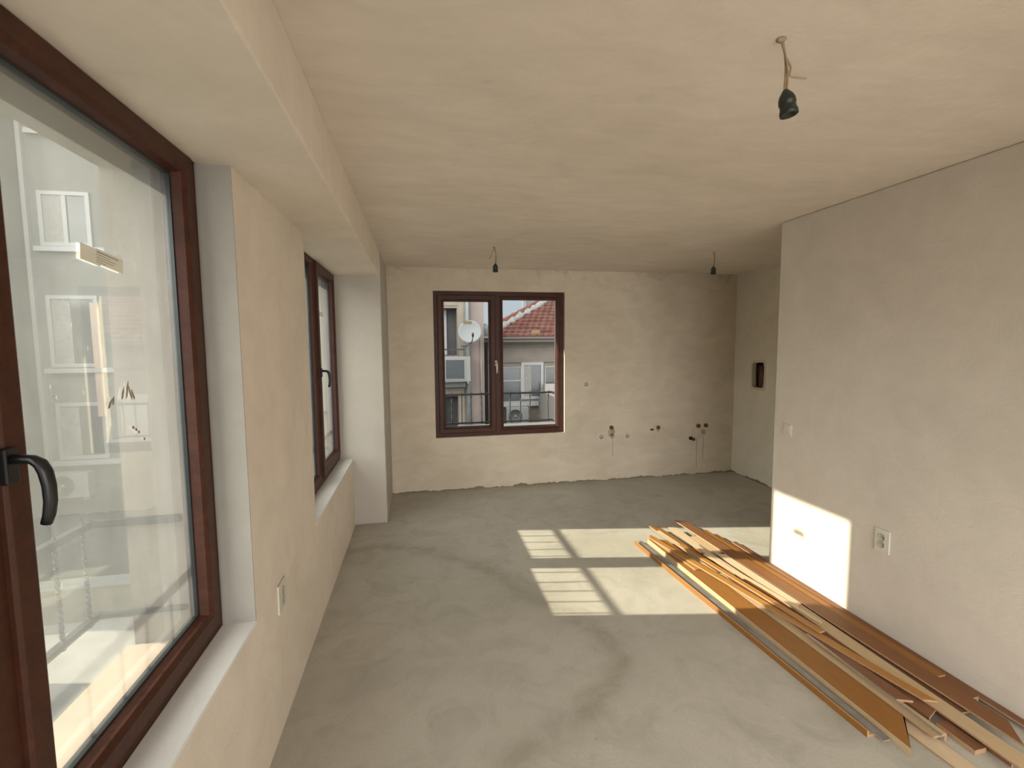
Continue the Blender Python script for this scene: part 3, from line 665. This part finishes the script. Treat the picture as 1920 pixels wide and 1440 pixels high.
def bwin(parent, fn, u0, u1, v0, v1, cross=True, curtain=False, fr=0.06, fm='white'):
    f = MB().ring(fn, u0, u1, v0, v1, [(0, -0.05), (0, 0.04), (fr, 0.04), (fr, -0.05)])
    if cross: f.obox(fn, (u0 + u1) / 2 - fr / 2, (u0 + u1) / 2 + fr / 2, v0 + fr, v1 - fr, -0.05, 0.035)
    o = f.build('window', OUT[fm], parent, weld=False)
    MB().obox(fn, u0 + fr * .9, u1 - fr * .9, v0 + fr * .9, v1 - fr * .9, 0.0, 0.01).build('pane', M['glass_far'], o)
    if curtain: MB().obox(fn, u0 + fr, u0 + (u1 - u0) * 0.45, v0 + fr, v1 - fr, 0.011, 0.016).build('curtain', OUT['curtain'], o)
    return o
def ac_unit(fn, u0, u1, v0, v1, dep, label, fan=True):
    root = empty('air_conditioner', fn((u0 + u1) / 2, v0, dep / 2), label, 'air conditioner')
    MB().obox(fn, u0, u1, v0, v1, 0.04, dep).build('casing', OUT['ac'], root, bevel=0.012)
    cu, cv = u0 + (u1 - u0) * 0.40, (v0 + v1) / 2; R = (v1 - v0) * 0.40
    if fan:
        f2 = lambda a, b, h: fn(cu + a, cv + b, dep + h)
        MB().lathe([(R, -0.001), (R, 0.012), (R * .94, 0.014), (R * .92, 0.004), (0, 0.004)], f2, 32).build('fan_grille', simple('dark_fan_grille', (0.06, 0.07, 0.065), 0.6), root)
        MB().lathe([(R * .2, 0.003), (R * .2, 0.02), (0, 0.022)], f2, 16).build('fan_hub', OUT['ac'], root)
    else:
        g = MB(); a0, a1, b0, b1 = u0 + 0.16, u1 - 0.18, v0 + 0.09, v1 - 0.10
        g.ring(lambda a, b, c: fn(a, b, c), a0 - 0.03, a1 + 0.03, b0 - 0.03, b1 + 0.03, [(0, dep - 0.002), (0, dep + 0.02), (0.025, dep + 0.02), (0.025, dep - 0.002)])
        g.build('grille_frame', OUT['ac'], root)
        g = MB(); g.obox(fn, a0, a1, b0, b1, dep - 0.001, dep + 0.004)
        for k in range(11): zz = b0 + (b1 - b0) * (k + .5) / 11; g.obox(fn, a0, a1, zz - 0.006, zz + 0.006, dep + 0.003, dep + 0.014)
        g.build('grille', simple('dark_louvre', (0.05, 0.06, 0.07), 0.4), root, weld=False)
        g = MB()
        for k in range(10): zz = v0 + 0.08 + (v1 - v0 - 0.16) * k / 9; g.obox(fn, u0 + 0.02, u0 + 0.08, zz - 0.018, zz + 0.018, dep - 0.001, dep + 0.003)
        g.build('side_vents', OUT['dark'], root, weld=False)
    for uu in (u0 + 0.05, u1 - 0.10): MB().obox(fn, uu, uu + 0.05, v0 - 0.05, v0, 0, dep).build('bracket', OUT['pipe'], root)
    return root
# --- block across the street seen through the near window
F1 = Fy(12.0)
root = empty('apartment_building', (-7.5, 13, GZ), 'grey apartment block across the street seen through the near dusty window', 'building')
MB().box(-8.15, -3.2, 12.0, 18, GZ, 9.0).build('wall', OUT['grey'], root)
side = empty('apartment_building', (-11, 13, GZ), 'darker grey block at the left edge of the near dusty pane', 'building')
MB().box(-14, -8.16, 11.3, 18, GZ, 9.0).build('wall', OUT['grey2'], side)
for (z0, z1) in ((3.9, 5.05), (1.30, 2.86), (-0.75, 0.52), (6.3, 7.5)):
    bwin(root, F1, -7.86, -6.90, z0, z1, z0 > 3, True, 0.08, 'white')
    bwin(side, Fy(11.3), -9.0, -8.28, z0 - 0.1, z1, False, False, 0.07, 'white')
    MB().obox(F1, -7.95, -6.6, z0 - 0.12, z0 - 0.02, 0, 0.12).build('ledge', OUT['white'], root)
MB().obox(F1, -7.02, -6.86, 0.2, 2.7, 0.05, 0.09).build('sun_sliver_strip', OUT['sun_sliver'], root)  # peach strip painted in place of a sunlit sliver on the facade
MB().obox(F1, -8.10, -8.02, GZ, 9, 0, 0.10).build('pilaster', OUT['white'], root)
ac_unit(F1, -8.0, -7.2, -1.55, -1.0, 0.3, 'pale air conditioner on the block across the street behind the near dusty pane')
root = empty('sky_block_house', (-9, -2, GZ), 'plain low grey building added out of view to block low sky', 'building')  # unseen building added to cut low sky light into the left windows
MB().box(-12, -7.2, -16, 8.6, GZ, 2.7).build('wall', OUT['grey'], root)
MB().box(-12.2, -7.0, -16.2, 8.8, 2.7, 2.9).build('roof_edge', OUT['grey2'], root)
Fx = lambda u, v, w_: (-7.2 + w_, u, v)
for k in range(8): bwin(root, Fx, -14 + k * 2.8, -12.6 + k * 2.8, 0.2, 1.7, True, False, 0.07, 'white')
root = empty('street_wall', (-7, 10.2, GZ), 'low pale wall along the street below the near window', 'wall')
MB().box(-12, -3.2, 10.2, 10.4, GZ, GZ + 0.7).build('wall', OUT['cream'], root)
MB().box(-12, -3.2, 10.15, 10.45, GZ + 0.7, GZ + 0.78).build('coping', OUT['white'], root)
# --- pinkish block through the end window, left
F2 = Fy(14.0)
root = empty('apartment_building', (0, 15, GZ), 'pinkish rendered block seen through the left pane of the end window', 'building')
w = MB().slab(lambda u, v, w_: (u, 14.0 - w_, v), [-2.9, 0.15, 1.11, 1.90], [GZ, -2.6, 0.20, 1.40, 2.80, 8.0], {(1, 1), (1, 3)}, 0, -0.45); w.build('wall', OUT['pink'], root)
MB().box(-2.9, 1.84, 14.451, 20, GZ, 8.0).build('rear_block', OUT['pink'], root)
MB().ring(F2, -0.08, 1.36, 1.40 - 0.22, 2.80 + 0.30, [(0.23, -0.01), (0.23, 0.02), (0.0, 0.02), (0.0, -0.01)]).build('surround', OUT['cream'], root)
MB().ring(F2, -0.08, 1.30, -2.7, 0.20 + 0.24, [(0.19, -0.01), (0.19, 0.02), (0.0, 0.02), (0.0, -0.01)]).build('surround', OUT['cream'], root)
bwin(root, Fy(14.40), 0.20, 0.82, 1.42, 2.78, False, False, 0.09, 'white')
MB().obox(Fy(14.44), 0.82, 1.10, 1.40, 2.80, -0.005, 0.01).build('dark_doorway', OUT['dark'], root)
MB().obox(F2, 0.0, 1.30, 0.50, 0.62, 0, 0.35).build('balcony_slab', OUT['pipe'], root)
b = MB(); b.obox(F2, 0.0, 1.28, 1.57, 1.61, 0.33, 0.37)
for k in range(9): b.obox(F2, 0.02 + k * 0.155, 0.035 + k * 0.155, 0.62, 1.57, 0.34, 0.355)
b.build('balcony_rail', M['iron'], root, weld=False)
b = MB(); b.obox(Fy(14.30), 0.16, 0.72, -2.5, 0.19, 0, 0.02)
for k in range(34): zz = -2.45 + k * 0.078; b.obox(Fy(14.30), 0.17, 0.71, zz, zz + 0.045, 0.018, 0.04)
b.build('slatted_shutter', OUT['slat'], root, weld=False)
MB().obox(Fy(14.44), 0.72, 1.10, -2.6, 0.20, -0.005, 0.01).build('dark_doorway', OUT['dark'], root)
ac_unit(Fy(13.64), 0.56, 1.41, 0.68, 1.39, 0.35, 'boxy window air conditioner on the pinkish block, left pane', fan=False)
p = MB(); p.tube([(1.40, 13.90, 8), (1.40, 13.90, GZ)], 0.062, 14)
for z in (3.2, 0.62, -1.5, 5.0): p.tube([(1.40, 13.90, z), (1.40, 13.90, z + 0.07)], 0.078, 14)
o = p.build('drainpipe', OUT['pipe'], base=(1.40, 13.90, GZ), weld=False); tag(o, 'grey drainpipe running down the pinkish block behind the satellite dish', 'pipe')
p = MB(); p.tube([(1.80, 13.96, 1.9), (1.80, 13.96, GZ)], 0.022, 10); o = p.build('drainpipe', OUT['cream'], base=(1.80, 13.96, GZ)); tag(o, 'thin pale pipe at the right edge of the pinkish block', 'pipe')
root = empty('satellite_dish', (1.43, 13.55, 2.10), 'round white satellite dish on the pinkish block', 'satellite dish')
axd = Vector((-0.15, -1, 0.25)).normalized(); e1 = axd.orthogonal().normalized(); e2 = axd.cross(e1); C0 = Vector((1.43, 13.50, 2.10))
fd = lambda a, b_, h: C0 + e1 * a + e2 * b_ + axd * h
prof = [(0.0, -0.06)] + [(0.335 * i / 8, -0.06 + 0.06 * (i / 8) ** 2) for i in range(1, 9)] + [(0.335, -0.012)] + [(0.335 * i / 8, -0.075 + 0.06 * (i / 8) ** 2) for i in range(7, -1, -1)]
MB().lathe(prof, fd, 40).build('reflector', simple('dish_paint', (0.1612, 0.1767, 0.1798), 0.5, 0.03), root)
p = MB(); p.tube([(1.44, 13.48, 1.76), (1.47, 13.30, 1.82), (1.47, 13.06, 1.98)], 0.014, 8); p.build('feed_arm', M['iron'], root)
p = MB(); p.tube([(1.47, 13.10, 1.96), (1.46, 13.02, 2.03)], 0.032, 10); p.build('feed_horn', M['iron'], root)
p = MB(); p.tube([(1.43, 13.58, 2.08), (1.42, 13.64, 1.74), (1.25, 13.90, 1.70), (1.22, 13.97, 1.70)], 0.022, 8); p.build('mount', OUT['ac'], root)
# --- house with tiled roof, right pane
F3 = Fy(16.0)
root = empty('house', (5, 18, GZ), 'grey house with red tiled hip roof seen through the right pane of the end window', 'house')
MB().box(2.30, 10.5, 16.0, 23, GZ, 1.93).build('wall', OUT['wall2'], root)
def roof_panel(P, e, s, length, rise_len, tri_l, tri_r, seed):
    """tile field: P corner, e along the eave, s up the slope"""
    nrm = e.cross(s).normalized();  nrm = nrm if nrm.z > 0 else -nrm
    row, colw = 0.30, 0.22; R_ = int(rise_len / row); vs_, fs_ = [], []
    nxx = int(length / colw * 6); rnd = random.Random(seed); jit = [rnd.uniform(-.012, .012) for _ in range(400)]
    for r in range(R_):
        for (k, hh) in ((0, 0.065), (1, 0.0)):
            base = len(vs_); sv = r * row + (0 if k == 0 else row + 0.01)
            a0, a1 = tri_l * min(sv, rise_len), length - tri_r * min(sv, rise_len)
            for i in range(nxx + 1):
                uu = a0 + (a1 - a0) * i / nxx
                wv = 0.020 * math.sin(2 * math.pi * (uu / colw + (0.0 if r % 2 else 0.5))) + (0.018 * math.sin(2 * math.pi * uu / 2.3 + r * 2.0) if k == 0 else 0)
                vs_.append(P + e * uu + s * (sv + (jit[(r * 37 + int(uu / colw)) % 400] if k == 0 else 0)) + nrm * (hh + wv))
        b0 = len(vs_) - 2 * (nxx + 1)
        for i in range(nxx): fs_.append((b0 + i, b0 + i + 1, b0 + nxx + 2 + i, b0 + nxx + 1 + i))
        # riser under the lower lip of the course
        b1 = len(vs_)
        for i in range(nxx + 1): vs_.append(Vector(vs_[b0 + i]) - nrm * 0.11)
        for i in range(nxx): fs_.append((b0 + i, b0 + i + 1, b1 + i + 1, b1 + i))
    return vs_, fs_
def tiles_mat():
    m, nt, out = new_mat('clay_tiles'); g = N(nt, 'ShaderNodeNewGeometry').outputs['Position']
    n1 = noise(nt, g, 3.5, 5); n2 = noise(nt, g, 0.9, 4)
    c = ramp(nt, n1, [(0.3, (0.105, 0.043, 0.034)), (0.5, (0.145, 0.062, 0.049)), (0.7, (0.165, 0.088, 0.070))])
    c = mix(nt, ramp(nt, n2, [(0.5, 0), (0.8, 0.5)]), c, (0.11, 0.075, 0.064))
    p = N(nt, 'ShaderNodeBsdfPrincipled', {'Base Color': c, 'Roughness': 0.9, 'Specular IOR Level': 0.2}); nt.links.new(p.outputs[0], out.inputs[0]); return m
TM = tiles_mat(); pit = math.radians(26.5)
Pc = Vector((2.20, 15.55, 1.99)); sv_ = Vector((0, math.cos(pit), math.sin(pit))); tl_ = math.cos(pit)
vs_, fs_ = roof_panel(Pc, Vector((1, 0, 0)), sv_, 8.7, 4.6, tl_, 0.0, 1)
MB().add(vs_, fs_, 0, False).build('roof', TM, root, weld=False, recalc=False)
sx_ = Vector((math.cos(pit), 0, math.sin(pit)))
vs_, fs_ = roof_panel(Pc, Vector((0, 1, 0)), sx_, 8.0, 4.6, tl_, 0.0, 2)
MB().add(vs_, fs_, 0, False).build('roof', TM, root, weld=False, recalc=False)
MB().add([Pc - Vector((0, 0, 0.05)), Pc + Vector((8.7, 0, -0.05)), Pc + Vector((8.7, 0, -0.05)) + sv_ * 4.7, Pc + Vector((4.7 * tl_, 0, -0.05)) + sv_ * 4.7, Pc + Vector((0, 8, -0.05)), Pc + sx_ * 4.7 + Vector((0, 8, -0.05))], [(0, 1, 2, 3), (0, 3, 5, 4)]).build('roof_underlay', M['gasket'], root, recalc=False)
hipd = Vector((math.cos(pit), math.cos(pit), math.sin(pit))); rnd = random.Random(3); pts = []; rad = []
for i in range(47): pts.append(Pc + hipd * (i * 0.1) + Vector((0, 0, 0.05)) + Vector((rnd.uniform(-.02, .02), rnd.uniform(-.02, .02), rnd.uniform(-.01, .02)))); rad.append(0.12 + rnd.uniform(-.035, .04))
h_ = MB().tube(pts, rad, 10).build('hip_mortar', simple('hip_mortar', (0.248, 0.248, 0.2418), 0.95, 0.25, 8), root)
pts2 = [Pc + hipd * (i * 0.1) + Vector((-0.03, 0.02, 0.14)) for i in range(47)]
MB().tube(pts2, [0.085 + (0.02 if i % 4 == 0 else 0) for i in range(47)], 8).build('hip_tiles', TM, root)
b = MB(); b.obox(F3, 2.05, 10.6, 1.91, 1.965, 0.38, 0.50); b.box(2.05, 2.14, 15.5, 16.1, 1.91, 1.965); b.build('gutter', simple('gutter_metal', (0.10, 0.09, 0.085), 0.6), root, weld=False)
b = MB(); b.obox(F3, 2.12, 10.5, 1.80, 1.90, 0, 0.40); b.build('eaves', simple('eaves_board', (0.12, 0.11, 0.10), 0.8), root)
MB().obox(F3, 2.30, 10.5, 1.10, 1.16, 0, 0.05).obox(F3, 2.30, 10.5, 1.62, 1.68, 0, 0.04).build('cornice', OUT['wall2'], root, weld=False)
bwin(root, F3, 3.46, 4.26, -0.20, 1.10, False, True, 0.10, 'white')
bwin(root, F3, 2.72, 3.46, -0.28, 0.95, False, False, 0.03, 'slat')
MB().obox(F3, 2.74, 3.45, 0.44, 0.49, 0.03, 0.05).build('glazing_bar', OUT['white'], root)
bwin(root, F3, 4.30, 5.6, -0.25, 0.95, True, False, 0.04, 'slat')
MB().obox(F3, 2.5, 6.0, -0.42, -0.27, 0, 0.18).build('window_ledge', OUT['white'], root)
ac_unit(Fy(15.82), 2.84, 3.62, -1.02, -0.42, 0.30, 'pale outdoor air conditioner with round fan below the house windows')
c_ = empty('roof_vent', (2.05, 15.2, 1.99), 'grey domed metal vent at the corner of the tiled roof', 'vent')
MB().lathe([(0.0, 0.42), (0.07, 0.40), (0.13, 0.33), (0.16, 0.24), (0.15, 0.22), (0.15, 0.0), (0, 0)], lambda a, b_, h: (2.10 + a, 15.25 + b_, 1.99 + h), 20).build('cowl', OUT['pipe'], c_)
MB().box(1.85, 2.45, 15.05, 15.5, 1.93, 1.99).build('tray', OUT['pipe'], c_)
root = empty('terrace_wall', (5.0, 14.4, GZ), 'white sunlit parapet wall right of the outdoor air conditioner', 'wall')
MB().box(4.05, 4.20, 13.6, 15.8, GZ, 0.10).box(4.2, 7.0, 15.55, 15.8, GZ, 0.35).build('wall', simple('whitewash', (0.28, 0.2695, 0.2485), 0.8, 0.06, 2), root, weld=False)
root = empty('flat_roof', (3, 10, GZ), 'pale concrete flat roof just below the end window', 'roof')
MB().box(1.0, 7.5, 9.0, 13.2, GZ, -0.55).build('block', simple('pale_concrete', (0.252, 0.238, 0.217), 0.9, 0.1, 2), root)
MB().box(0.95, 7.55, 8.95, 9.15, -0.55, -0.42).build('kerb', simple('concrete_kerb', (0.294, 0.28, 0.252), 0.9, 0.1, 3), root)
root = empty('tower_building', (8, 27, GZ), 'plain tall building rising behind the tiled roof', 'building')
fp = [(6.1, 27), (14, 27), (16, 36), (8.4, 36)]
MB().add([(x, y, z) for z in (GZ, 12) for x, y in fp], [(0, 1, 2, 3), (4, 5, 6, 7), (0, 1, 5, 4), (1, 2, 6, 5), (2, 3, 7, 6), (3, 0, 4, 7)]).build('wall', OUT['tower'], root)
MB().box(5.95, 6.15, 26.9, 27.1, GZ, 12).build('corner_pipe', OUT['pipe'], root)
